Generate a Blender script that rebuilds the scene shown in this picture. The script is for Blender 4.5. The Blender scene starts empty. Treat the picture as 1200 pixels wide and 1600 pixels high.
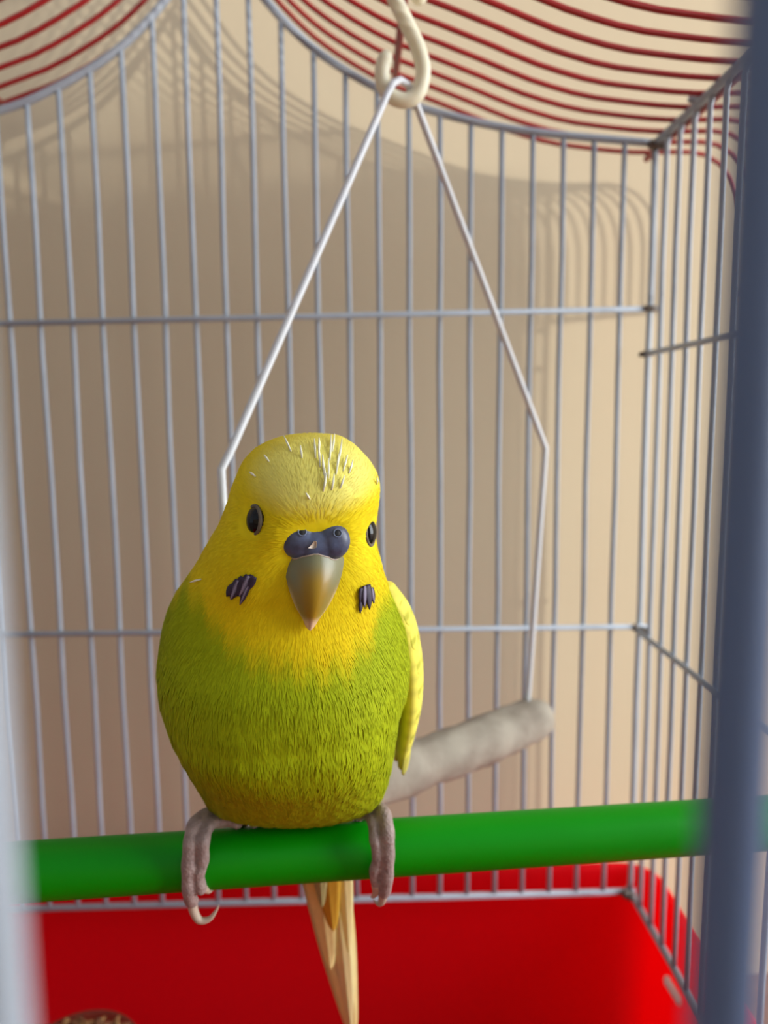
import bpy, bmesh, math, random
import numpy as np
from mathutils import Vector, Matrix
from mathutils.bvhtree import BVHTree

random.seed(7); RNG = np.random.default_rng(7)
SC = bpy.context.scene
COL = SC.collection
ZOFF = 266.0          # millimetres from the table top up to the lens
def W(p): return Vector((p[0] * .001, p[1] * .001, (p[2] + ZOFF) * .001))
def lin(r, g, b):
    f = lambda c: (c / 255) / 12.92 if c <= 10.3 else (((c / 255) + .055) / 1.055) ** 2.4
    return (f(r), f(g), f(b))

# ------------------------------------------------------------------ camera
FPX = 1200.0
yaw, pitch, roll = (math.radians(a) for a in (1.845, 7.208, -0.512))
_F = Vector((math.sin(yaw) * math.cos(pitch), math.cos(yaw) * math.cos(pitch), -math.sin(pitch)))
_R = Vector((math.cos(yaw), -math.sin(yaw), 0)); _U = _R.cross(_F)
CR = math.cos(roll) * _R + math.sin(roll) * _U
CU = -math.sin(roll) * _R + math.cos(roll) * _U
CF = _F
cd = bpy.data.cameras.new('camera'); cam = bpy.data.objects.new('camera', cd); COL.objects.link(cam)
cam.matrix_world = Matrix(((CR.x, CU.x, -CF.x, 0), (CR.y, CU.y, -CF.y, 0), (CR.z, CU.z, -CF.z, ZOFF * .001), (0, 0, 0, 1)))
cd.sensor_fit = 'HORIZONTAL'; cd.sensor_width = 36; cd.lens = 36 * FPX / 1200
cd.clip_start = .002; cd.clip_end = 50
cd.dof.use_dof = True; cd.dof.focus_distance = .126; cd.dof.aperture_fstop = 22
SC.camera = cam
def at(px, py, Y):            # the point at depth Y (mm) seen at a picture position, in mm
    d = CF + CR * ((px - 600) / FPX) - CU * ((py - 800) / FPX)
    return d * (Y / d.y)

# ------------------------------------------------------------------ light
wd = bpy.data.worlds.new('world'); SC.world = wd; wd.use_nodes = True
wd.node_tree.nodes['Background'].inputs[0].default_value = (.80, .88, 1.0, 1)
wd.node_tree.nodes['Background'].inputs[1].default_value = .38
sl = bpy.data.lights.new('sun', 'SUN'); sun = bpy.data.objects.new('sun', sl); COL.objects.link(sun)
sl.energy = 1.2; sl.angle = math.radians(1.3); sl.color = (1, .975, .87)
sun.rotation_euler = Vector((-.52, 1, -.045)).to_track_quat('-Z', 'Y').to_euler()
al = bpy.data.lights.new('window_daylight', 'AREA'); win = bpy.data.objects.new('window_daylight', al); COL.objects.link(win)
al.shape = 'RECTANGLE'; al.size = 1.0; al.size_y = 1.2; al.energy = 39; al.color = (.90, .96, 1)
win.location = W((1450, 0, 330))
win.rotation_euler = (W((-20, 150, -30)) - win.location).to_track_quat('-Z', 'Y').to_euler()
SC.view_settings.view_transform = 'Standard'; SC.view_settings.look = 'None'
SC.view_settings.exposure = .34; SC.view_settings.gamma = 1; SC.view_settings.use_curve_mapping = False

# ------------------------------------------------------------------ materials
def mat(name, col=None, rough=.5, attr=None, spec=.5, metal=0, sss=0, sssr=(.004, .002, .001), trans=0, coat=0,
        noise=None, bump=None, sheen=0, alpha=1):
    m = bpy.data.materials.new(name); m.use_nodes = True
    n, l = m.node_tree.nodes, m.node_tree.links; b = n['Principled BSDF']
    b.inputs['Roughness'].default_value = rough; b.inputs['Specular IOR Level'].default_value = spec
    b.inputs['Metallic'].default_value = metal; b.inputs['Coat Weight'].default_value = coat
    b.inputs['Alpha'].default_value = alpha
    if sheen: b.inputs['Sheen Weight'].default_value = sheen
    if sss:
        b.inputs['Subsurface Weight'].default_value = sss; b.inputs['Subsurface Radius'].default_value = sssr
        b.inputs['Subsurface Scale'].default_value = 1
    src = None
    if attr:
        a = n.new('ShaderNodeAttribute'); a.attribute_name = attr; src = a.outputs['Color']
    else:
        b.inputs['Base Color'].default_value = (*col, 1)
    tc = n.new('ShaderNodeTexCoord')
    if noise:                                   # (scale, strength, second colour)
        t = n.new('ShaderNodeTexNoise'); t.inputs['Scale'].default_value = noise[0]; t.inputs['Detail'].default_value = 5
        l.new(tc.outputs['Object'], t.inputs['Vector'])
        if len(noise) > 3:
            mp = n.new('ShaderNodeMapping'); mp.inputs['Scale'].default_value = noise[3]
            l.new(tc.outputs['Object'], mp.inputs['Vector']); l.new(mp.outputs[0], t.inputs['Vector'])
        mx = n.new('ShaderNodeMix'); mx.data_type = 'RGBA'
        rp = n.new('ShaderNodeMapRange'); rp.inputs[1].default_value = .35; rp.inputs[2].default_value = .65
        rp.inputs[4].default_value = noise[1]
        l.new(t.outputs[0], rp.inputs[0]); l.new(rp.outputs[0], mx.inputs[0])
        if src: l.new(src, mx.inputs[6])
        else: mx.inputs[6].default_value = (*col, 1)
        mx.inputs[7].default_value = (*noise[2], 1); src = mx.outputs[2]
    if src: l.new(src, b.inputs['Base Color'])
    if bump:                                    # (scale, strength, distance, voronoi?)
        t = n.new('ShaderNodeTexVoronoi' if len(bump) > 3 else 'ShaderNodeTexNoise')
        t.inputs['Scale'].default_value = bump[0]; l.new(tc.outputs['Object'], t.inputs['Vector'])
        bn = n.new('ShaderNodeBump'); bn.inputs['Strength'].default_value = bump[1]; bn.inputs['Distance'].default_value = bump[2]
        l.new(t.outputs[0], bn.inputs['Height']); l.new(bn.outputs[0], b.inputs['Normal'])
    if trans:                                   # thin translucent plastic: mix with a translucent lobe
        tr = n.new('ShaderNodeBsdfTranslucent'); ms = n.new('ShaderNodeMixShader'); ms.inputs[0].default_value = trans
        tr.inputs[0].default_value = (*(col or (.8, .6, .1)), 1)
        if src: l.new(src, tr.inputs[0])
        l.new(b.outputs[0], ms.inputs[1]); l.new(tr.outputs[0], ms.inputs[2]); l.new(ms.outputs[0], n['Material Output'].inputs[0])
    return m
M = {
 'wall': mat('cream_wall_paint', lin(203, 187, 159), .9, spec=.2, noise=(6, .35, lin(196, 177, 148)), bump=(260, .06, .001)),
 'table': mat('table_wood', lin(150, 110, 80), .5, noise=(8, .8, lin(120, 80, 55), (1, 12, 1))),
 'wire': mat('grey_white_wire_paint', lin(166, 175, 186), .38, noise=(90, .4, lin(140, 149, 160)), bump=(500, .15, .0004)),
 'redwire': mat('red_wire_paint', lin(158, 22, 24), .4, noise=(60, .5, lin(125, 15, 18))),
 'shade_bar': mat('bar_paint_with_shade', lin(92, 114, 152), .45, noise=(70, .4, lin(82, 102, 138))),  # wire paint darkened and blued to stand in for shade
 'weld': mat('dull_weld', lin(120, 112, 105), .6, noise=(400, .8, lin(80, 66, 55))),
 'tray': mat('red_plastic', lin(246, 3, 28), .5, spec=.3, trans=.55),
 'green': mat('green_plastic', lin(0, 150, 2), .42, spec=.25, noise=(40, .3, lin(0, 140, 2))),
 'white': mat('white_plastic', lin(244, 240, 228), .5),
 'hook': mat('ivory_plastic', lin(238, 232, 205), .45, sss=.3, sssr=(.003, .003, .002)),
 'swing': mat('white_coated_wire', lin(214, 217, 221), .34),
 'wood': mat('weathered_branch', lin(168, 158, 142), .85, noise=(90, .9, lin(138, 126, 112), (1, 1, 1)), bump=(140, .5, .001)),
 'dish': mat('smoky_plastic', lin(150, 90, 70), .2, trans=.4, alpha=.45),
 'seed': mat('seed_husk', attr='col', rough=.7),
 'feather': mat('plumage', attr='col', rough=.75, spec=.2),
 'blade': mat('feather_vane', attr='col', rough=.6, spec=.3, trans=.3),
 'beak': mat('beak_horn', attr='col', rough=.32, spec=.5, sss=.15, sssr=(.001, .0007, .0004), bump=(900, .12, .0002)),
 'cere': mat('slate_blue_cere', lin(84, 96, 126), .36, noise=(420, .9, lin(60, 60, 78)), bump=(700, .2, .0003)),
 'nostril': mat('nostril_dark', lin(14, 13, 16), .5),
 'rim': mat('nostril_rim', lin(104, 116, 142), .4),
 'eye': mat('eye_black', lin(6, 5, 5), .1, spec=.35),
 'lid': mat('eyelid_skin', lin(112, 102, 84), .6, noise=(1200, .6, lin(80, 72, 62))),
 'spot': mat('cheek_feather', attr='col', rough=.55),
 'foot': mat('scaly_foot_skin', lin(168, 146, 140), .55, noise=(700, .7, lin(132, 112, 108)), bump=(1800, .45, .0003, 1)),
 'claw': mat('horn_claw', lin(196, 176, 156), .4, sss=.2, sssr=(.001, .0007, .0005)),
 'quill': mat('pin_feather_sheath', lin(242, 240, 215), .5),
}

# ------------------------------------------------------------------ builders
ROOTLOC = {}
def thing(name, label, cat, base, group=None):
    o = bpy.data.objects.new(name, None); COL.objects.link(o); o.empty_display_size = .01
    o.location = W(base); o['label'] = label; o['category'] = cat
    if group: o['group'] = group
    ROOTLOC[o.name] = W(base)
    return o
def rootloc(o):
    while o.parent: o = o.parent
    return ROOTLOC.get(o.name, Vector((0, 0, 0)))
def obj(name, vf, m, parent=None, smooth=True, cols=None, label=None):
    v, f = vf[0], vf[1]
    off = rootloc(parent) if parent else Vector((0, 0, 0))
    v = np.asarray(v, float)
    v = np.column_stack((v[:, 0] * .001 - off.x, v[:, 1] * .001 - off.y, (v[:, 2] + ZOFF) * .001 - off.z))
    me = bpy.data.meshes.new(name); me.from_pydata(v.tolist(), [], [tuple(q) for q in f]); me.update()
    if smooth: me.polygons.foreach_set('use_smooth', [True] * len(me.polygons))
    if cols is not None:
        a = me.color_attributes.new('col', 'FLOAT_COLOR', 'POINT')
        c = np.ones((len(v), 4)); c[:, :3] = cols; a.data.foreach_set('color', c.ravel())
    me.materials.append(m)
    o = bpy.data.objects.new(name, me); COL.objects.link(o)
    if parent: o.parent = parent
    if label: o['label'] = label
    return o
def join(*vfs):
    V, F = [], []
    for v, f in vfs:
        n = len(V); V.extend([tuple(p) for p in v]); F.extend([tuple(i + n for i in q) for q in f])
    return V, F
def catmull(P, sub=6, closed=False):
    P = np.asarray(P, float); n = len(P); out = []
    for i in range(n - 1):
        p0 = P[max(i - 1, 0)]; p1 = P[i]; p2 = P[i + 1]; p3 = P[min(i + 2, n - 1)]
        for k in range(sub):
            t = k / sub
            out.append(.5 * (2 * p1 + (p2 - p0) * t + (2 * p0 - 5 * p1 + 4 * p2 - p3) * t * t + (3 * p1 - p0 - 3 * p2 + p3) * t ** 3))
    out.append(P[-1]); return np.array(out)
def tube(P, r, n=8, squash=None):
    P = [Vector(p) for p in P]; R = r if hasattr(r, '__len__') else [r] * len(P)
    V, F = [], []; prev = None
    for i, p in enumerate(P):
        t = (P[min(i + 1, len(P) - 1)] - P[max(i - 1, 0)]).normalized()
        if prev is None:
            a = Vector((0, 0, 1)) if abs(t.z) < .9 else Vector((0, 1, 0))
            u = t.cross(a).normalized()
        else:
            u = (prev - t * prev.dot(t)).normalized()
        prev = u; w = t.cross(u)
        for k in range(n):
            a = 2 * math.pi * k / n
            V.append(p + (u * math.cos(a) + w * math.sin(a)) * R[i])
    for i in range(len(P) - 1):
        for k in range(n):
            F.append((i * n + k, i * n + (k + 1) % n, (i + 1) * n + (k + 1) % n, (i + 1) * n + k))
    a = len(V); V += [P[0], P[-1]]
    for k in range(n):
        F.append((a, (k + 1) % n, k)); b = (len(P) - 1) * n; F.append((a + 1, b + k, b + (k + 1) % n))
    return V, F
def ellipsoid(c, r, nu=24, nv=16, ax=None):
    V, F = [], []; c = Vector(c)
    ax = ax or (Vector((1, 0, 0)), Vector((0, 1, 0)), Vector((0, 0, 1)))
    for j in range(nv + 1):
        th = math.pi * j / nv
        for i in range(nu):
            ph = 2 * math.pi * i / nu
            V.append(c + ax[0] * (r[0] * math.sin(th) * math.cos(ph)) + ax[1] * (r[1] * math.sin(th) * math.sin(ph)) + ax[2] * (r[2] * math.cos(th)))
    for j in range(nv):
        for i in range(nu):
            F.append((j * nu + i, (j + 1) * nu + i, (j + 1) * nu + (i + 1) % nu, j * nu + (i + 1) % nu))
    return V, F
def torus(c, R, r, ax, sx=1, sy=1, nu=28, nv=8):
    V, F = [], []
    for i in range(nu):
        a = 2 * math.pi * i / nu; d = ax[0] * (math.cos(a) * sx) + ax[1] * (math.sin(a) * sy)
        for j in range(nv):
            b = 2 * math.pi * j / nv
            V.append(Vector(c) + d * (R + r * math.cos(b)) + ax[2] * (r * math.sin(b)))
    for i in range(nu):
        for j in range(nv):
            F.append((i * nv + j, ((i + 1) % nu) * nv + j, ((i + 1) % nu) * nv + (j + 1) % nv, i * nv + (j + 1) % nv))
    return V, F
def fuse(vf, voxel, smooth=3):
    me = bpy.data.meshes.new('tmp'); me.from_pydata([tuple(p) for p in vf[0]], [], [tuple(q) for q in vf[1]])
    o = bpy.data.objects.new('tmp', me); COL.objects.link(o)
    m = o.modifiers.new('r', 'REMESH'); m.mode = 'VOXEL'; m.voxel_size = voxel
    s = o.modifiers.new('s', 'SMOOTH'); s.iterations = smooth; s.factor = .5
    dg = bpy.context.evaluated_depsgraph_get(); ev = o.evaluated_get(dg); t = ev.to_mesh()
    V = [v.co.copy() for v in t.vertices]; F = [tuple(p.vertices) for p in t.polygons]
    ev.to_mesh_clear(); bpy.data.objects.remove(o); bpy.data.meshes.remove(me)
    return V, F
def box(c, s):
    x, y, z = c; a, b, d = (q / 2 for q in s)
    V = [(x + i * a, y + j * b, z + k * d) for i in (-1, 1) for j in (-1, 1) for k in (-1, 1)]
    return V, [(0, 1, 3, 2), (4, 6, 7, 5), (0, 4, 5, 1), (2, 3, 7, 6), (0, 2, 6, 4), (1, 5, 7, 3)]

# ------------------------------------------------------------------ setting
WALLY = 330
o = obj('wall_back', box((0, WALLY + 30, 700), (3600, 60, 1940)), M['wall'], smooth=False); o['kind'] = 'structure'
o = obj('floor', box((0, -300, -276), (3600, 1320, 20)), M['table'], smooth=False); o['kind'] = 'structure'

# unseen slab added behind the camera to keep sun off the lower back wall
o = obj('sun_blocker', box((-620, -620, -66), (2360, 40, 400)), M['wall'], smooth=False); o['kind'] = 'structure'

# ------------------------------------------------------------------ cage
XC, HW = -46.3, 152.0                     # centre line and half width of the cage
XR, XL = XC + HW, XC - HW
YB, YF = 281.0, 23.0                      # back and front bar planes
ZB = -189.0                               # bottom rail
WR = .95                                  # wire radius
cage = thing('birdcage', 'grey wire birdcage with red pagoda-shaped wire roof and red plastic tray', 'birdcage', (XC, (YB + YF) / 2, -266))
def prof(tab):
    u = np.array([t[0] for t in tab], float); z = np.array([t[1] for t in tab], float)
    def fn(q):                            # smooth (monotone) interpolation
        h = np.diff(u); d = np.diff(z) / h; m = np.zeros(len(u)); m[0] = d[0]; m[-1] = d[-1]
        for i in range(1, len(u) - 1): m[i] = 0 if d[i - 1] * d[i] <= 0 else 2 * d[i - 1] * d[i] / (d[i - 1] + d[i])
        q = min(max(q, u[0]), u[-1]); i = min(max(np.searchsorted(u, q) - 1, 0), len(h) - 1)
        t = (q - u[i]) / h[i]
        return ((2 * t ** 3 - 3 * t * t + 1) * z[i] + (t ** 3 - 2 * t * t + t) * h[i] * m[i] + (-2 * t ** 3 + 3 * t * t) * z[i + 1] + (t ** 3 - t * t) * h[i] * m[i + 1])
    return fn
grey = prof([(0, 162), (8, 151), (16.5, 140), (25, 131), (34.6, 123), (53, 112.4), (71, 105), (107, 97.8), (152, 93.9)])
red = prof([(0, 172), (10, 158.5), (19, 147), (33, 134), (48, 124.5), (60, 118.5), (70, 115), (85, 109.5), (105, 102.2), (123, 98), (154, 95.4), (163, 95.6)])
NB = 28; SP = 2 * HW / NB
def barpath(x, y, z0, z1, j=.25):
    n = 7; ph = random.uniform(0, 6)
    return [(x + j * math.sin(ph + 2.2 * k) * (0 < k < n), y + j * .5 * math.cos(ph + 1.7 * k) * (0 < k < n), z0 + (z1 - z0) * k / n) for k in range(n + 1)]
def gable_panel(name, y, skip=(), sgn=1):
    xs = np.linspace(XL, XR, 61)
    top = [(x, y, grey(abs(x - XC))) for x in xs]
    fr = [tube(top, 1.45), tube([(XL - 2, y, ZB), (XR + 2, y, ZB)], 1.3),
          tube([(XL - 4, y - sgn * 1.6, 31.5), (XR + 2, y - sgn * 1.6, 37)], 1.0), tube([(XL - 3, y - sgn * 1.6, -78.6), (XR + 3, y - sgn * 1.6, -80.4)], 1.0)]
    p = obj(name, join(*fr), M['wire'], cage)
    for i in range(NB + 1):
        x = XL + SP * i
        if skip and skip[0] < x < skip[1]: continue
        obj('bar', tube(barpath(x, y, ZB - 1, grey(abs(x - XC)) + .5), WR * (1.25 if i in (0, NB) else 1)), M['wire'], p)
    return p
back = gable_panel('back_panel', YB)
# front panel: the lens looks through an opening one bar wider than the rest
fs = [XL, XR]
p = obj('front_panel', join(tube([(x, YF, grey(abs(x - XC))) for x in np.linspace(XL, XR, 61)], 1.45), tube([(XL - 2, YF, ZB), (XR + 2, YF, ZB)], 1.3),
        tube([(XL - 4, YF - 1.6, 33), (XR + 2, YF - 1.6, 36)], 1.0), tube([(XL - 3, YF - 1.6, -79), (XR + 3, YF - 1.6, -80)], 1.0)), M['wire'], cage)
fx = [-11.75 - SP * k for k in range(18)] + [11.95 + SP * k for k in range(9)]
for x in [q for q in fx if XL + 3 < q < XR - 3] + fs:
    if abs(x - 11.95) < .1: obj('shade_painted_bar', tube(barpath(x, YF, ZB - 1, grey(abs(x - XC)) + .5, .05), 1.12, 12), M['shade_bar'], p, label='front cage bar with shade painted in'); continue  # ordinary front bar; its shade is put into the paint colour
    obj('bar', tube(barpath(x, YF, ZB - 1, grey(abs(x - XC)) + .5, .1), WR), M['wire'], p)
NS = 24; SD = (YB - YF) / NS
for sx in (1, -1):
    x = XR if sx > 0 else XL
    fr = [tube([(x, YF - 2, 93.9), (x, YB + 3, 93.9)], 1.5), tube([(x, YF - 2, ZB), (x, YB + 2, ZB)], 1.4),
          tube([(x - sx * 1.7, YF - 2, 21), (x - sx * 1.7, YB + 1, 21)], 1.0), tube([(x - sx * 1.7, YF - 2, -81.5), (x - sx * 1.7, YB + 1, -81.5)], 1.0)]
    p = obj('side_panel', join(*fr), M['wire'], cage)
    for i in range(1, NS):
        y = YB - SD * i
        pth = barpath(x, y, ZB - 1, 90, .2) + [(x + sx * .8, y, 93.5), (x + sx * 2.6, y, 95.6), (x + sx * 5, y, 96.2)]
        obj('bar', tube(pth, WR), M['wire'], p)
# corner joints: small twisted wire ends and welds
def lump(pts, r): return fuse(join(*[ellipsoid(q, (r * random.uniform(.8, 1.2), r, r * random.uniform(.7, 1.1)), 12, 8) for q in pts]), .35, 2)
for q, r in (((XR, YB - 1.5, 92.8), 2.3), ((XR - .5, YB - 2, -80.8), 1.8), ((XR - 1, YB - 2, ZB), 2.3)):
    obj('corner_joint', lump([(q[0] - 1.6, q[1], q[2] + .2), (q[0] + .6, q[1] - .8, q[2] - .4), (q[0] + 1.8, q[1] - 1.5, q[2] - .6)], r * .8), M['weld'], back)
obj('wire_end', tube([(XR - 4.5, YB - 3, 20.6), (XR - 2, YB - 3.2, 21), (XR + 1, YB - 3, 21.2)], [.7, 1.2, 1.0]), M['weld'], back)
obj('wire_end', tube([(XR - 3, YB - 2, 37), (XR, YB - 2.6, 37), (XR + 2.5, YB - 2, 37.2)], [1.0, 1.3, .9]), M['weld'], back)
# small joints on the eave rail
obj('corner_joint', lump([(XR - 1, 248, 96), (XR + .5, 246, 95.5)], 1.9), M['wire'], back)

# roof: red wires bent to the pagoda profile, carried by four long wires and a ridge
UE = 163
def roofpath(y):
    half = [(u, red(u)) for u in np.concatenate((np.linspace(0, 40, 12), np.linspace(46, UE, 18)))]
    half += [(170, 95.6), (176, 94.6), (182, 91.4), (186.4, 86.5), (189, 80.5), (190.3, 73), (190.6, 62), (190.6, 44)]
    L = [(XC - u, y, z) for u, z in reversed(half[1:])]; Rr = [(XC + u, y, z) for u, z in half]
    return L + Rr
rl = [tube([(XC + s * u, 4, z), (XC + s * u, 296, z)], 1.25) for s, u, z in ((1, 60.7, 116.2), (-1, 78, 110), (1, 154.5, 93.4), (-1, 154.5, 93.4), (1, 190.6, 44), (-1, 190.6, 44))]
rl.append(tube([(XC, 4, 171), (XC, 296, 171)], 1.4))
roof = obj('roof', join(*rl), M['redwire'], cage, label='red wire pagoda roof')
path0 = roofpath(0)
y = 295.0
while y > 5:
    obj('roof_wire', tube([(a, y, c) for a, b, c in path0], .88), M['redwire'], roof); y -= 10.5

# tray: rounded plastic tub with a rolled rim
def rrect(x0, x1, y0, y1, r, n=8):
    out = []
    for cx, cy, a0 in ((x1 - r, y1 - r, 0), (x0 + r, y1 - r, 90), (x0 + r, y0 + r, 180), (x1 - r, y0 + r, 270)):
        for k in range(n + 1):
            a = math.radians(a0 + 90 * k / n); out.append((cx + r * math.cos(a), cy + r * math.sin(a)))
    return out
TX0, TX1, TY0, TY1 = XL - 11, XR + 11, YF - 11, YB + 11
lev = [(7, -186, 14), (6.6, -184.6, 14), (5.4, -184.3, 14), (4.6, -185.2, 14), (4.2, -188, 14), (2, -200, 14), (-3, -258, 12), (-5, -261, 12), (-8, -262, 10)]
outer = [(-8, -266, 10), (-5.5, -265.5, 12), (-1, -259, 12), (4, -200, 14), (6.2, -190, 14)]
def shell(levels):
    V, F = [], []; m = None
    for d, z, r in levels:
        ring = rrect(TX0 + 4.6 - d, TX1 - 4.6 + d, TY0 + 4.6 - d, TY1 - 4.6 + d, r); m = len(ring)
        V += [(a, b, z) for a, b in ring]
    for i in range(len(levels) - 1):
        for k in range(m): F.append((i * m + k, (i + 1) * m + k, (i + 1) * m + (k + 1) % m, i * m + (k + 1) % m))
    F.append(tuple(reversed(range((len(levels) - 1) * m, len(levels) * m)))); return V, F, m
V, F, m_ = shell(lev); V2, F2, _ = shell(list(reversed(outer)))
n0 = len(V); V += V2; F += [tuple(reversed([i + n0 for i in q])) for q in F2]
F += [(k, (k + 1) % m_, n0 + (k + 1) % m_, n0 + k) for k in range(m_)]
F = [tuple(reversed(q)) for q in F]
tray = obj('base_tray', (V, F), M['tray'], cage, label='red plastic base tray')
q = at(1051, 1547, 252)
obj('clip', fuse(join(*[ellipsoid((q.x - .3 + .3 * k, q.y + 3.4 - 3.2 * k * .8, q.z + .4 - .2 * k), (1.6, 2.5, 2.2), 12, 8) for k in range(4)]), .4, 2), M['white'], tray, label='small white plastic clip')

# ------------------------------------------------------------------ green perch
def onperch(x): return Vector((x, 145 + (x + 64.8) * (11 / 132.3), -89.4 - (x + 64.8) * (1.1 / 132.3)))
PR = 5.75
perch = thing('perch', 'smooth green plastic perch bar running across the cage under the budgie', 'perch', (XC, 146.5, -95))
pts = [onperch(x) for x in np.linspace(XL + 3.8, XR - 3.8, 24)]
rod = obj('rod', tube(pts, PR, 32), M['green'], perch)
for e, s in ((pts[0], 1), (pts[-1], -1)):
    obj('end_cap', tube([e + Vector((s * k, 0, 0)) for k in (-.8, 0, 2.5, 3.2)], [7.0, 7.4, 7.4, 6.2], 24), M['green'], perch)

# ------------------------------------------------------------------ swing
swing = thing('swing', 'triangular white wire swing with weathered wooden perch hanging behind the budgie', 'swing', (14, 213, -108))
A = at(629, 134, 215)
kl, kr = at(345, 740, 178), at(852, 700, 248)
bl, br = Vector((-29, 179.5, -93)), at(825, 1085, 248)
loop = [A + Vector((-4.2, -3, -3.2)), A + Vector((-2.6, -2.2, -.2)), A + Vector((-.6, -.6, 1.2)), A + Vector((1.6, 1.0, .6)), A + Vector((3.4, 2.6, -2.6))]
wp = [bl + Vector((.6, 0, -7)), bl] + [bl.lerp(kl, t) for t in (.35, .7, .93)] + [kl + Vector((.15, 0, 1))] + [kl.lerp(loop[0], t) for t in (.06, .3, .6, .9)] + loop + \
     [loop[-1].lerp(kr, t) for t in (.1, .4, .7, .94)] + [kr] + [kr.lerp(br, t) for t in (.07, .35, .7)] + [br, br + Vector((-.6, 0, -7))]
obj('wire_frame', tube(wp, 1.0, 10), M['swing'], swing)
e0, e1 = Vector((-34, 174.5, -100.5)), at(846, 1118, 251)
br_pts, br_r = [], []
for k in range(41):
    t = k / 40
    br_pts.append(e0.lerp(e1, t) + Vector((0, 0, .5 * math.sin(7 * t) - .6 * t)))
    br_r.append((7.4 + .35 * math.sin(19 * t) + .3 * math.sin(41 * t + 1) + (.9 * math.exp(-((t - .86) / .03) ** 2))) * (.82 if k in (0, 40) else .95 if k in (1, 39) else 1))
V, F = tube(br_pts, br_r, 24)
V = [Vector(v) + Vector((0, .35 * math.sin(v.x * 1.3 + v.z), .3 * math.sin(v.x * .9 + v.y * 2))) for v in V]
obj('wooden_perch', (V, F), M['wood'], swing)
hp = [(607, 82), (598, 104), (599, 133), (613, 151), (634, 157), (653, 145), (661, 112), (653, 75), (637, 40), (620, 5), (610, -20), (612, -44), (630, -57), (650, -42), (658, -14), (649, 4)]
hc = catmull([at(a, b, 216.2 + .04 * (i - 8)) for i, (a, b) in enumerate(hp)], 6)
hr = [2.05 * min(1, .55 + .16 * min(i, len(hc) - 1 - i)) for i in range(len(hc))]
obj('hook', tube(hc, hr, 14), M['hook'], swing, label='ivory plastic S-shaped hook')

# ------------------------------------------------------------------ seed dish
dc = Vector((-94.6, 230.5, -262))
dish = thing('seed_dish', 'small round smoky dish standing on the red tray floor', 'dish', dc)
prf = [(0, 1), (13, 1), (15, 3), (18.5, 54), (19.4, 55), (20, 54), (16.6, 2), (14.5, 0), (0, 0)]
V, F = [], []; n = 36
for r, z in prf:
    for k in range(n): V.append((dc.x + r * math.cos(2 * math.pi * k / n), dc.y + r * math.sin(2 * math.pi * k / n), dc.z + z))
for i in range(len(prf) - 1):
    for k in range(n): F.append((i * n + k, i * n + (k + 1) % n, (i + 1) * n + (k + 1) % n, (i + 1) * n + k))
obj('bowl', (V, F), M['dish'], dish)
V, F, C = [], [], []
for k in range(420):
    r = 17 * math.sqrt(random.random()); a = random.uniform(0, 6.283)
    c = Vector((dc.x + r * math.cos(a), dc.y + r * math.sin(a), dc.z + 54 + 4.5 * random.random() - .012 * r * r))
    d = Vector((random.gauss(0, 1), random.gauss(0, 1), random.gauss(0, .5))).normalized(); e = d.orthogonal().normalized()
    L = random.uniform(1.4, 3.0)
    ev, ef = ellipsoid(c, (L, .8, .7), 6, 4, (d, e, d.cross(e)))
    n0 = len(V); V += ev; F += [tuple(i + n0 for i in q) for q in ef]
    C += [random.choice((lin(120, 75, 40), lin(90, 52, 30), lin(165, 120, 70), lin(140, 90, 55)))] * len(ev)
so = obj('seed_mix', (V, F), M['seed'], None, cols=C)
so['kind'] = 'stuff'; so['label'] = 'brown seed and husk mix filling the small dish'; so['category'] = 'seeds'

# ------------------------------------------------------------------ budgie
bird = thing('budgerigar', 'yellow and green budgie perched on the green bar, facing forward', 'bird', (-14, 149, -84))
#      py   left right  Yc   front back
rows = [(677, 478, 490, 139, .8, .8), (680, 448, 524, 139, 4.6, 4.6), (687, 424, 541, 138.5, 7.2, 7.2), (698, 402, 556, 138, 9.5, 9.6), (717, 383, 574, 137.5, 12, 12), (737, 373, 587, 137, 13.8, 13.5),
        (760, 364, 593, 137, 15, 14.5), (783, 357, 592, 137, 15.6, 15.5), (813, 345, 588, 137, 15.6, 16.5), (832, 334, 586, 137.5, 15.4, 17.5), (852, 322, 588, 138, 15.2, 19),
        (875, 309, 594, 139, 15.6, 20.5), (898, 293, 600, 140, 16.2, 22), (921, 277, 609, 141, 17, 24), (951, 264, 622, 142, 18.8, 26), (986, 257, 633, 143, 21.8, 28),
        (1024, 254, 638, 144, 25.2, 29), (1059, 257, 638, 144.5, 26.2, 29), (1085, 263, 632, 145, 26.4, 29), (1115, 273, 623, 145, 25.8, 28), (1153, 288, 618, 146, 23.4, 26),
        (1192, 302, 613, 147, 18, 24), (1230, 317, 604, 148, 12.5, 20), (1256, 331, 590, 149, 8, 14), (1272, 362, 565, 150, 5, 9), (1281, 405, 530, 150.5, 3, 5), (1285, 455, 480, 150.5, .6, .8)]
R6 = []
for py, l, r, yc, bf, bb in rows:
    a, b = at(l, py, yc), at(r, py, yc)
    R6.append(((a.x + b.x) / 2, yc, (a.z + b.z) / 2, (b.x - a.x) / 2, bf, bb))
R6 = catmull(np.array(R6), 5)
NA = 128; V, F = [], []
for cx, cy, cz, a, bf, bb in R6:
    a = max(a, .2); bf = max(bf, .2); bb = max(bb, .2)
    for k in range(NA):
        t = 2 * math.pi * k / NA; c, s = math.cos(t), math.sin(t)
        e = .94
        xx = a * math.copysign(abs(c) ** e, c); yy = (bb if s > 0 else bf) * math.copysign(abs(s) ** e, s)
        V.append(Vector((cx + xx, cy + yy, cz)))
nr = len(R6)
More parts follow.
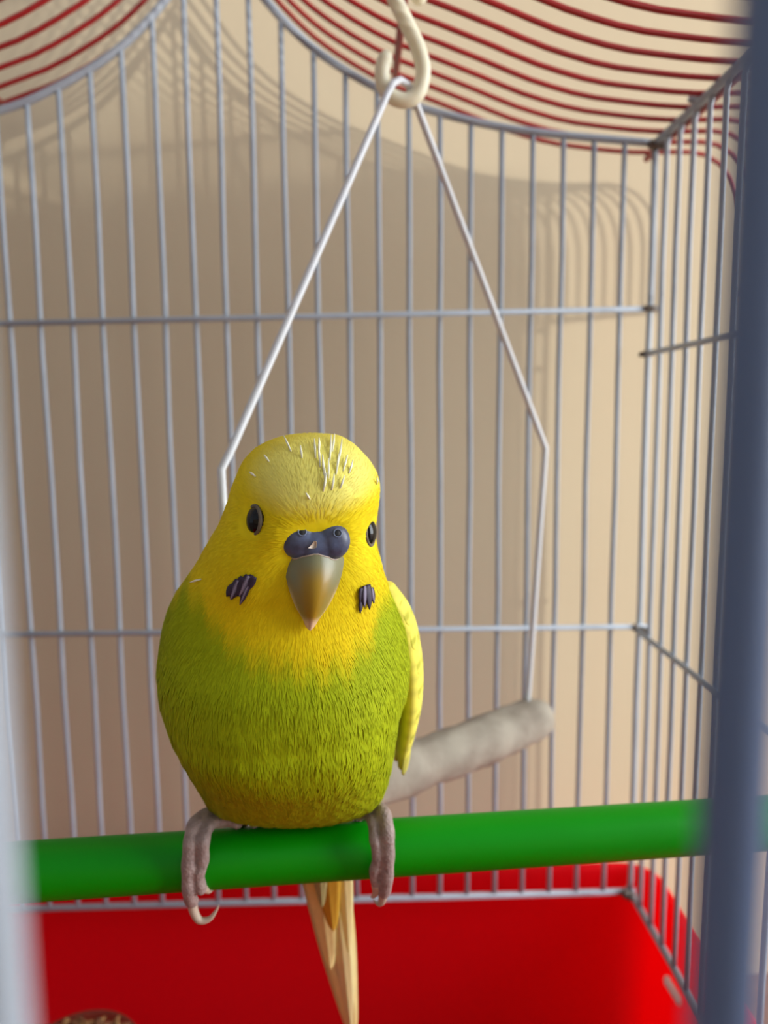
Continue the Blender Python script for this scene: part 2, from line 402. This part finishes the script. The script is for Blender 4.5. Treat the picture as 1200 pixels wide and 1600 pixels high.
for i in range(nr - 1):
    for k in range(NA): F.append((i * NA + k, (i + 1) * NA + k, (i + 1) * NA + (k + 1) % NA, i * NA + (k + 1) % NA))
F.append(tuple(range(NA))); F.append(tuple(reversed(range((nr - 1) * NA, nr * NA))))
def bvh(V, F): return BVHTree.FromPolygons([tuple(v) for v in V], [tuple(q) for q in F])
tree = bvh(V, F)
def hit(px, py):
    d = (at(px, py, 100)).normalized(); l, n, i, ds = tree.ray_cast(Vector((0, 0, 0)), d)
    if l is None: l, n, i, ds = tree.find_nearest(at(px, py, 138))
    return l, (n if n.dot(d) < 0 else -n)
# soft bumps: brow, cheeks, hollow round the cere, keel line
bumps = [((440, 770), 7, .7), ((545, 772), 6, .7), ((490, 735), 9, .6), ((385, 905), 6.5, 1.3), ((575, 915), 5.5, 1.0), ((470, 1010), 9, .3), ((492, 860), 4.2, -1.3),
         ((398, 812), 3.2, -.9), ((578, 830), 3.0, -.6), ((430, 850), 4, .5), ((548, 862), 3.5, .4), ((350, 1180), 8, .8), ((570, 1180), 8, .8), ((455, 1200), 6, -.5)]
bc = [(hit(*p)[0], r, h) for p, r, h in bumps]
me = bpy.data.meshes.new('t'); me.from_pydata([tuple(v) for v in V], [], F); me.update()
N = [v.normal.copy() for v in me.vertices]; bpy.data.meshes.remove(me)
sgn = 1 if N[(nr // 2) * NA].x > 0 else -1
for i, v in enumerate(V):
    d = sum(h * math.exp(-(v - c).length_squared / (r * r)) for c, r, h in bc)
    fl = .08 * math.sin(v.x * 1.9 + 2 * math.sin(v.z * .35)) * math.sin(v.z * .8 + v.x * .4) if v.z < -45 else 0
    V[i] = v + N[i] * sgn * (d + fl)
if sgn < 0: F = [tuple(reversed(q)) for q in F]
tree = bvh(V, F)

# plumage colours, a map on the bird itself (millimetres)
cCROWN, cFACE, cBIB, cGREEN, cMANT = (np.array(lin(*c)) for c in ((246, 235, 122), (238, 214, 16), (238, 206, 2), (165, 177, 0), (205, 200, 40)))
bibc = [hit(*q)[0] for q in ((275, 925), (292, 905), (318, 945), (350, 990), (395, 1022), (445, 1036), (500, 1042), (545, 1030), (578, 990), (598, 930), (610, 915))]
bx, bz = np.array([b.x for b in bibc]), np.array([b.z for b in bibc])
def sm(a, b, x):
    t = min(max((x - a) / (b - a), 0), 1); return t * t * (3 - 2 * t)
CROWNC = hit(492, 740)[0]
def plum(v):
    c = cFACE.copy()
    c = c + (cBIB - c) * sm(-22, -38, v.z)
    d = math.sqrt(((v.x - CROWNC.x) / 11.5) ** 2 + ((v.z - CROWNC.z) / 7.0) ** 2)
    c = c + (cCROWN - c) * (1 - sm(.55, 1.15, d))
    if v.y > 150: c = c + (cMANT - c) * sm(150, 158, v.y)
    zb = float(np.interp(v.x, bx, bz)); g = sm(zb + 3.5, zb - 3.5, v.z + .8 * math.sin(v.x * 1.7))
    c = c + (cGREEN - c) * g
    return c
body = obj('body', (V, F), M['feather'], bird, cols=np.array([plum(v) * (1 - .05 * math.sin(v.x * 3.1 + v.z * 1.3)) for v in V]), label='yellow face and crown, green breast')
sd = body.modifiers.new('sub', 'SUBSURF'); sd.levels = 1; sd.render_levels = 1

BK = hit(492, 856)[0]                           # base of the beak
fw = Vector((.16, -1, -.10)).normalized(); rt = fw.cross(Vector((.07, 0, 1))).normalized() * -1
if rt.x < 0: rt = -rt
up = rt.cross(-fw).normalized()
if up.z < 0: up = -up
def hd(x, f, u): return BK + rt * x + fw * f + up * u

# short plumage strands lying on the skin
Va = np.array([tuple(v) for v in V]); Fq = [q for q in F if len(q) == 4]
Fa = np.array(Fq); P0, P1, P2, P3 = (Va[Fa[:, k]] for k in range(4))
area = .5 * np.linalg.norm(np.cross(P2 - P0, P3 - P1), axis=1)
front = (P0[:, 1] < 152); area = area * np.where(front, 1, .25)
idx = RNG.choice(len(Fa), 60000, p=area / area.sum())
EYEP = [hit(397, 813)[0], hit(579, 831)[0]]
SV, SF, SCo = [], [], []
for i in idx:
    a, b = RNG.random(2)
    p = Vector((P0[i] * (1 - a) * (1 - b) + P1[i] * a * (1 - b) + P2[i] * a * b + P3[i] * (1 - a) * b))
    n = Vector(np.cross(P2[i] - P0[i], P3[i] - P1[i])).normalized()
    if p.z < -83: continue
    if (p - BK).length < 5.2 or min((p - e).length for e in EYEP) < 2.9: continue
    w = sm(-45, -28, p.z)
    away = p - BK
    fl = away.normalized() * w * 1.2 + Vector((0, .25, -1)) * (1 - .55 * w) + Vector((random.gauss(0, .13), random.gauss(0, .13), random.gauss(0, .1)))
    if p.z > -14: fl = Vector(((p.x - BK.x) * .05, 1, .35)) + Vector((random.gauss(0, .12), 0, random.gauss(0, .12)))
    t = (fl - n * fl.dot(n))
    if t.length < 1e-3: continue
    t.normalize(); s = t.cross(n)
    L = (1.3 + 1.1 * (1 - w)) * random.uniform(.7, 1.2); wd_ = random.uniform(.06, .11) * (1 + .3 * (1 - w)); lift = random.uniform(.02, .10) * (1 + .4 * (1 - w))
    c = plum(p) * random.uniform(.93, 1.07)
    k = len(SV); q = p + n * .02; m1 = p + t * L * .5 + n * (lift * .8); e = p + t * L + n * lift * .9
    SV += [q - s * wd_ * .6, q + s * wd_ * .6, m1 - s * wd_, m1 + s * wd_, e]
    SF += [(k, k + 1, k + 3, k + 2), (k + 2, k + 3, k + 4)]; SCo += [c] * 5
pl = obj('plumage', (SV, SF), M['feather'], body, cols=SCo); pl['kind'] = 'stuff'

# eyes
for (px, py), nx in (((397, 813), Vector((-.80, -.58, .10))), ((578.5, 831), Vector((.93, -.36, .06)))):
    p, n = hit(px, py); n = nx.normalized()
    uu = (Vector((.07, 0, 1)) - n * n.dot(Vector((.07, 0, 1)))).normalized(); ss = uu.cross(n).normalized()
    c = p - n * .45
    e = obj('eye', ellipsoid(c, (2.15, 2.4, 1.5), 32, 20, (ss, uu, n)), M['eye'], bird, label='glossy black eye')
    obj('eyelid', torus(c + n * .45, 2.1, .32, (ss, uu, n), 1, 1.12), M['lid'], e)

# cere and beak
ce = fuse(join(ellipsoid(hd(-2.75, .7, 1.35), (3.05, 1.9, 3.05), 24, 16, (rt, fw, up)), ellipsoid(hd(2.75, .7, 1.35), (2.9, 1.9, 3.1), 24, 16, (rt, fw, up)),
              ellipsoid(hd(0, .85, .8), (4.3, 1.75, 2.6), 24, 16, (rt, fw, up))), .2, 6)
cere = obj('cere', ce, M['cere'], bird, label='slate blue cere')
ct = bvh(*ce)
for px, py in ((472, 831), (527.5, 833)):
    d = at(px, py, 100).normalized(); l, n, i, ds = ct.ray_cast(Vector((0, 0, 0)), d)
    if l is None: l, n, i, ds = ct.find_nearest(at(px, py, 118))
    if n.dot(d) > 0: n = -n
    u2 = n.orthogonal().normalized(); ax = (u2, n.cross(u2), n)
    obj('nostril', ellipsoid(l - n * .12, (.62, .62, .2), 20, 10, ax), M['nostril'], cere)
    obj('nostril_rim', torus(l, .64, .12, ax), M['rim'], cere)
d = at(489, 852, 100).normalized(); l, n, i, ds = ct.ray_cast(Vector((0, 0, 0)), d)
if l is not None:
    n = n if n.dot(d) < 0 else -n; s = n.cross(up).normalized(); u2 = s.cross(n).normalized()
    if s.dot(rt) < 0: s = -s
    if u2.z < 0: u2 = -u2
    pts2 = [(-.75, -.45), (-.1, -.55), (.55, -.35), (.6, .2), (.5, .65), (.15, .7), (-.25, .1)]
    V = [l + s * a + u2 * b + n * .16 for a, b in pts2] + [l + s * a * 1.1 + u2 * b * 1.1 - n * .25 for a, b in pts2]; m = len(pts2)
    obj('flake', (V, [tuple(range(m))] + [(k, (k + 1) % m, m + (k + 1) % m, m + k) for k in range(m)]), M['claw'], cere)
tab = [(-.1, 9.4, 1.6), (-1.0, 10.0, 2.1), (-2.4, 10.0, 2.9), (-4.4, 9.2, 3.6), (-6.4, 8.0, 3.9), (-8.2, 6.5, 3.8), (-9.7, 5.0, 3.5), (-10.8, 3.5, 3.2), (-11.7, 2.4, 2.9), (-12.5, 1.7, 2.6), (-13.0, 1.0, 2.4), (-13.2, .35, 2.3)]
tb = catmull(np.array(tab), 5); V, F, C = [], [], []; n = 40
for u, w, f in tb:
    w = max(w, .15); h = w / 2; dep = .3 + .36 * w
    for k in range(n):
        a = 2 * math.pi * k / n; c, s = math.cos(a), math.sin(a)
        x = h * math.copysign(abs(c) ** .85, c)
        if s >= 0: ff = f + .7 - dep * (abs(x) / h) ** 1.7
        else: ff = f + .7 - dep - (.3 + .7 * dep) * abs(s)
        shift = -.035 * (u + 12) * 0 - .25 * max(0, (-u - 4) / 8)
        V.append(hd(x + shift, ff, u - .35 * math.cos(math.pi * x / 4.6) * 0))
        e = abs(x) / h
        g = np.array(lin(128, 126, 92)); gold = np.array(lin(160, 126, 30)); tip = np.array(lin(214, 180, 150)); pale = np.array(lin(206, 186, 140))
        col = g + (gold - g) * (1 - sm(.25, .75, e)) * sm(-1, -5, u)
        col = col + (gold - col) * .55 * sm(-4, -8, u)
        col = col + (pale - col) * sm(.8, 1, e) * sm(-5, -8, u) * .8
        col = col + (tip - col) * sm(-10.4, -12.0, u)
        C.append(col)
m = len(tb)
for i in range(m - 1):
    for k in range(n): F.append((i * n + k, i * n + (k + 1) % n, (i + 1) * n + (k + 1) % n, (i + 1) * n + k))
F += [tuple(reversed(range(n))), tuple(range((m - 1) * n, m * n))]
bk_t = bvh(V, F)
beak = obj('beak', (V, F), M['beak'], bird, cols=C, label='olive horn beak with pale tip')
# pale seam between cere and beak
seam = []
for x in np.linspace(-4.5, 4.5, 31):
    for z in np.linspace(2, -5, 71):
        o0 = hd(x, 9, z); l, nn, i, ds = ct.ray_cast(o0, -fw); l2, n2, i2, d2 = bk_t.ray_cast(o0, -fw)
        if l2 is not None and (l is None or d2 < ds): seam.append(l2); break
if len(seam) > 4: obj('cere_edge', tube(seam, .12, 6), M['claw'], beak)

# cheek patches: dark violet feather tips on the yellow
def leaf(root, d, n, L, w, th=.12, curve=.1, nseg=8, tipw=.35, blunt=False):
    d = (d - n * d.dot(n)).normalized(); s = d.cross(n); V, F = [], []
    for i in range(nseg + 1):
        t = i / nseg; ww = w * (math.sin(math.pi * min(1, (t * .8 + .2))) ** .7 if t < .99 else tipw * .3)
        if blunt: ww = w * (.7 + .3 * t) * math.sqrt(max(.01, 1 - t ** 7))
        c = root + d * (L * t) + n * (curve * L * math.sin(math.pi * t) * .5)
        for q, o_ in ((-1, 0), (-.5, .7), (0, 1), (.5, .7), (1, 0)): V.append(c + s * (ww * q * .5) + n * (th * o_))
        V.append(c - n * th * .4)
    for i in range(nseg):
        a, b = i * 6, (i + 1) * 6
        for k in range(4): F.append((a + k, a + k + 1, b + k + 1, b + k))
        F.append((a + 4, a + 5, b + 5, b + 4)); F.append((a + 5, a, b, b + 5))
    F += [(0, 5, 4, 3, 2, 1), tuple(nseg * 6 + k for k in range(6))]
    return V, F
for spots in ([(367, 914, 356, 931, 1.3), (375, 906, 362, 936, 1.6), (383, 902, 368, 932, 1.7), (391, 899, 375, 931, 1.7), (397, 899, 384, 922, 1.5), (391, 910, 376, 944, .9)],
              [(563, 918, 560, 940, 1.0), (568, 915, 566, 948, 1.3), (573, 913, 574, 952, 1.4), (578, 918, 581, 942, 1.1), (562, 938, 561, 958, .8)]):
    V, F, C = [], [], []
    for i, (x0, y0, x1, y1, w) in enumerate(spots):
        a, n = hit(x0, y0); b, n2 = hit(x1, y1); nn = (n + n2).normalized()
        lv, lf = leaf(a + nn * .35, b - a, nn, (b - a).length, w * 1.15, .14, .06)
        k0 = len(V); V += lv; F += [tuple(q + k0 for q in f_) for f_ in lf]
        for j in range(len(lv)): C.append(np.array(lin(150, 140, 165)) if j % 6 == 2 and i % 2 == 1 else np.array(lin(46, 32, 56)) * random.uniform(.7, 1.3))
    obj('cheek_patch', (V, F), M['spot'], bird, cols=C, label='dark violet cheek patch')

# pale pin feathers growing on the crown
V, F = [], []
pins = [(491, 692, 493, 716), (497, 700, 500, 730), (506, 735, 508, 760), (516, 686, 515, 720), (521, 684, 519, 706), (532, 692, 528, 726), (527, 715, 525, 742), (503, 716, 506, 742), (512, 722, 513, 748),
        (445, 687, 455, 706), (416, 716, 421, 722), (395, 741, 400, 745), (478, 771, 484, 780), (583, 748, 588, 757), (540, 716, 536, 736), (498, 690, 499, 704), (509, 742, 505, 768), (303, 912, 315, 905), (470, 702, 472, 716),
        (548, 724, 545, 740), (520, 744, 518, 766), (535, 746, 531, 764)]
for x0, y0, x1, y1 in pins:
    a, n = hit(x0, y0); b, n2 = hit(x1, y1)
    if (a - b).length > 9: continue
    mid, nm = hit((x0 + x1) / 2, (y0 + y1) / 2)
    tv, tf = tube([a + n * .75, mid + nm * .5, b + n2 * .05], [.08, .2, .12], 6)
    k0 = len(V); V += tv; F += [tuple(q + k0 for q in f_) for f_ in tf]
o = obj('pin_feathers', (V, F), M['quill'], bird, label='white pin feathers on the crown'); o['kind'] = 'stuff'

# wings: a folded shell at each side, dressed with covert and flight feathers
def wing(side):
    # centre line from the shoulder down and back to the tip
    if side > 0:
        ln = [at(600, 915, 140), at(622, 955, 143), at(634, 1000, 147), at(640, 1050, 150), at(640, 1100, 153), at(636, 1140, 156), at(630, 1175, 160), at(626, 1200, 163)]
    else:
        ln = [at(312, 930, 146), at(296, 965, 149), at(290, 1010, 153), at(292, 1060, 157), at(302, 1110, 160), at(318, 1150, 163), at(334, 1185, 166), at(348, 1205, 168)]
    th = [2.0, 2.6, 2.9, 3.0, 2.8, 2.3, 1.6, .5]; dp = [4, 9, 12, 12.5, 12, 10, 7, 2.5]
    P = catmull(np.column_stack((np.array([tuple(q) for q in ln]), th, dp)), 5)
    V, F, C = [], [], []; n = 28
    for i, (x, y, z, t, d) in enumerate(P):
        for k in range(n):
            a = 2 * math.pi * k / n
            V.append(Vector((x + t * math.cos(a), y + d * .35 + d * .75 * math.sin(a), z)))
            q = V[-1]; e = sm(-.8, .2, side * math.cos(a)); gr = sm(P[0][2] - 12, P[0][2] - 2, z)
            c = np.array(lin(200, 196, 40)) + (np.array(lin(242, 230, 96)) - np.array(lin(200, 196, 40))) * (e if side > 0 else .15 * e)
            C.append(c * (1 - .2 * (math.sin(z * 1.9 + y * .5) > .35) * e))
    for i in range(len(P) - 1):
        for k in range(n): F.append((i * n + k, i * n + (k + 1) % n, (i + 1) * n + (k + 1) % n, (i + 1) * n + k))
    F += [tuple(reversed(range(n))), tuple(range((len(P) - 1) * n, len(P) * n))]
    w = obj('wing', (V, F), M['feather'], bird, cols=C, label='folded pale yellow wing' if side > 0 else 'folded green wing')
    wt = bvh(V, F)
    out = Vector((side, -.18, .1)).normalized()
    # scalloped coverts
    for r_, (j0, cnt) in enumerate(((3, 3), (7, 4), (11, 4), (15, 4), (19, 4), (23, 3))):
        for q in range(cnt):
            x, y, z, t, d = P[min(j0, len(P) - 1)]
            yy = y + d * .35 + d * .75 * (-.75 + 1.4 * q / max(1, cnt - 1))
            l, nn, i_, ds = wt.ray_cast(Vector((x + side * 30, yy, z)), Vector((-side, 0, 0)))
            if l is None: continue
            nn = nn if nn.x * side > 0 else -nn
            lv, lf = leaf(l - nn * .12, Vector((0, .35, -1)), nn, 6, 4.6, .1, 0)
            for j, q_ in enumerate(lv):           # lay the vane on the wing
                a_, n_, i2_, d2_ = wt.find_nearest(q_); n_ = n_ if n_.x * side > -.2 else -n_
                lv[j] = a_ + n_ * (.03 + .03 * (j // 6) / 8 + (.05 if j % 6 == 2 else 0) - (.09 if j % 6 in (0, 4, 5) else 0) - (.09 if j // 6 == 8 else 0))
            if side > 0: cs = [np.array(lin(242, 230, 96)) * (.9 if j % 6 == 2 else 1) * (np.array((.62, .66, .5)) if .45 < (j // 6) / 8 < .75 else 1) for j in range(len(lv))]
            else: cs = [np.array(lin(160, 170, 20)) * (.86 if j % 6 == 2 else 1) for j in range(len(lv))]
            obj('covert_feather', (lv, lf), M['feather'], w, cols=cs)
    # flight feathers forming the tip
    for q in range(6):
        x, y, z, t, d = P[24]
        root = Vector((x - side * (.5 * q - .4), y + 2.0 * q - 1.5, z))
        tp = Vector(P[-1][:3]) + Vector((-side * (.75 * q - .6), 1.6 * q - 1, -1.2 + .9 * q))
        dd = (tp - root).normalized(); nv = Vector((side * .55, -.8, .1)); nv = (nv - dd * nv.dot(dd)).normalized()
        lv, lf = leaf(root, tp - root, nv, (tp - root).length, 2.6, .14, .02, 12, blunt=True)
        cs = [np.array(lin(236, 226, 110)) * (.8 if j % 6 == 2 else 1) for j in range(len(lv))]
        if side < 0: cs = [c * np.array((.5, .62, .3)) for c in cs]
        obj('flight_feather', (lv, lf), M['blade'], w, cols=cs)
    return w
wing(1); wing(-1)

# tail: layered long feathers hanging behind the perch
tn = Vector((0, -.9, -.35)).normalized()
def tailf(x0, y0, Y0, x1, y1, Y1, w, c0, c1, off):
    a, b = at(x0, y0, Y0) + tn * off, at(x1, y1, Y1) + tn * off
    d = b - a; L = d.length; d.normalize(); n = (tn - d * tn.dot(d)).normalized(); s = d.cross(n)
    V, F, C = [], [], []; ns = 40
    for i in range(ns + 1):
        t = i / ns; ww = w * (.6 + .4 * sm(0, .3, t)) * (1 - .5 * sm(.35, 1, t)) * math.sqrt(max(.003, 1 - t ** 9))
        c = a + d * (L * t)
        for k, q in enumerate((-1, -.6, -.12, 0, .12, .6, 1)):
            V.append(c + s * (q * ww / 2) + n * (.45 * (1 - q * q) + (.22 if k == 3 else 0))); C.append((np.array(c0) + (np.array(c1) - np.array(c0)) * sm(.15, .6, t)) * (.9 if k == 3 else 1) * (1 - .03 * math.sin(60 * t + 6 * abs(q))))
        V.append(c - n * .12); C.append(np.array(c1))
    m = 8
    for i in range(ns):
        for k in range(m): F.append((i * m + k, i * m + (k + 1) % m, (i + 1) * m + (k + 1) % m, (i + 1) * m + k))
    F += [tuple(reversed(range(m))), tuple(range(ns * m, ns * m + m))]
    obj('tail_feather', (V, F), M['blade'], bird, cols=C)
gold, cream, pale, grey_ = lin(244, 206, 70), lin(250, 230, 160), lin(250, 238, 176), lin(190, 180, 120)
tailf(490, 1270, 157, 551, 1625, 194, 10.6, gold, cream, -1.2)
tailf(510, 1270, 157, 549, 1610, 193, 6.4, pale, pale, -.5)
tailf(482, 1270, 157, 517, 1512, 180, 7.6, gold, cream, .2)
tailf(532, 1275, 158, 546, 1490, 177, 4.0, pale, pale, .3)
tailf(500, 1270, 156.5, 521, 1448, 172, 7.0, gold, lin(222, 176, 60), .9)
tailf(494, 1280, 156.5, 504, 1406, 168, 4.2, grey_, grey_, 1.6)

# feet: two toes over the front of the perch, two behind
def clear(p, r):
    c = onperch(p.x); v = Vector((0, p.y - c.y, p.z - c.z)); D = PR + r * .86
    if v.length < D: v = v.normalized() * D; return Vector((p.x, c.y + v.y, c.z + v.z))
    return p
def around(x0, a0, a1, dx, n, r):           # a path hugging the bar; angle 0 = top, 90 = toward the camera
    out = []
    for k in range(n):
        t = k / (n - 1); a = math.radians(a0 + (a1 - a0) * t); x = x0 + dx * t; c = onperch(x); D = PR + r
        out.append(Vector((x, c.y - D * math.sin(a), c.z + D * math.cos(a))))
    return out
def foot(px_toes, leg, back_x, px_pad):
    pieces = []; claws = []
    for pts, rad, cl in px_toes:
        P = [clear(at(x, y, Y), rad) for x, y, Y in pts]
        P = catmull([tuple(q) for q in P], 6)
        rr = [rad * (1.1 - .22 * (i / len(P)) + .05 * math.sin(i * 1.15)) for i in range(len(P))]
        pieces.append(tube(P, rr, 12)); pieces.append(ellipsoid(P[-1], (rad * .9,) * 3, 12, 8))
        claws.append([Vector(P[-1])] + [at(x, y, Y) for x, y, Y in cl])
    for bx_ in back_x:
        pieces.append(tube(around(bx_, -5, -110, .8, 12, 1.2), [1.25 - .03 * k for k in range(12)], 12))
    pad = clear(at(*px_pad), 1.4); pieces.append(ellipsoid(pad, (2.4, 1.6, 1.5), 14, 10))
    P = catmull([tuple(q) for q in leg], 5); pieces.append(tube(P, [1.75] * len(P), 12))
    f = obj('foot', fuse(join(*pieces), .28, 2), M['foot'], bird, label='grey-pink scaly foot')
    for c in claws:
        P = catmull([tuple(q) for q in c], 5); m = len(P)
        obj('claw', tube(P, [1.0 * (1 - (i / (m - 1)) ** 1.3) + .06 for i in range(m)], 10), M['claw'], f)
    for bx_ in back_x:
        q = around(bx_ + .8, -108, -150, .2, 8, 1.1)
        obj('claw', tube(q, [.85 * (1 - k / 8) + .06 for k in range(8)], 8), M['claw'], f)
foot([([(378, 1281, 148), (350, 1275, 147.5), (322, 1275, 146), (304, 1290, 143), (297, 1322, 141), (295, 1360, 141), (297, 1392, 142), (300, 1408, 143)], 1.5, [(303, 1424, 143), (312, 1438, 143), (327, 1436, 143), (337, 1424, 143), (342, 1414, 143)]),
      ([(372, 1283, 147), (345, 1281, 146.5), (326, 1290, 143.5), (318, 1315, 141), (317, 1345, 141), (312, 1364, 141.5), (316, 1380, 142.5)], 1.3, [(320, 1389, 143), (326, 1393, 144), (333, 1391, 145)])],
     [Vector((-23, 152, -74)), Vector((-25, 150.5, -79)), Vector((-28, 149, -82.4))], (-26, -22.5), (318, 1286, 144.5))
foot([([(556, 1268, 150), (572, 1262, 149.5), (589, 1262, 148), (601, 1275, 145), (606, 1305, 142.5), (606, 1345, 142.5), (604, 1378, 143.3), (600, 1394, 144.5)], 1.45, [(598, 1404, 145), (595, 1411, 145.5), (590, 1412, 146), (583, 1405, 147)]),
      ([(560, 1272, 149), (574, 1270, 148), (583, 1284, 145), (586, 1312, 142.5), (590, 1340, 142.5), (585, 1362, 143), (588, 1380, 144)], 1.2, [(588, 1392, 145), (584, 1400, 146), (579, 1402, 147)])],
     [Vector((-3, 154, -74)), Vector((-1, 153, -79)), Vector((2, 151, -82.4))], (-1, 2.5), (590, 1276, 146.5))
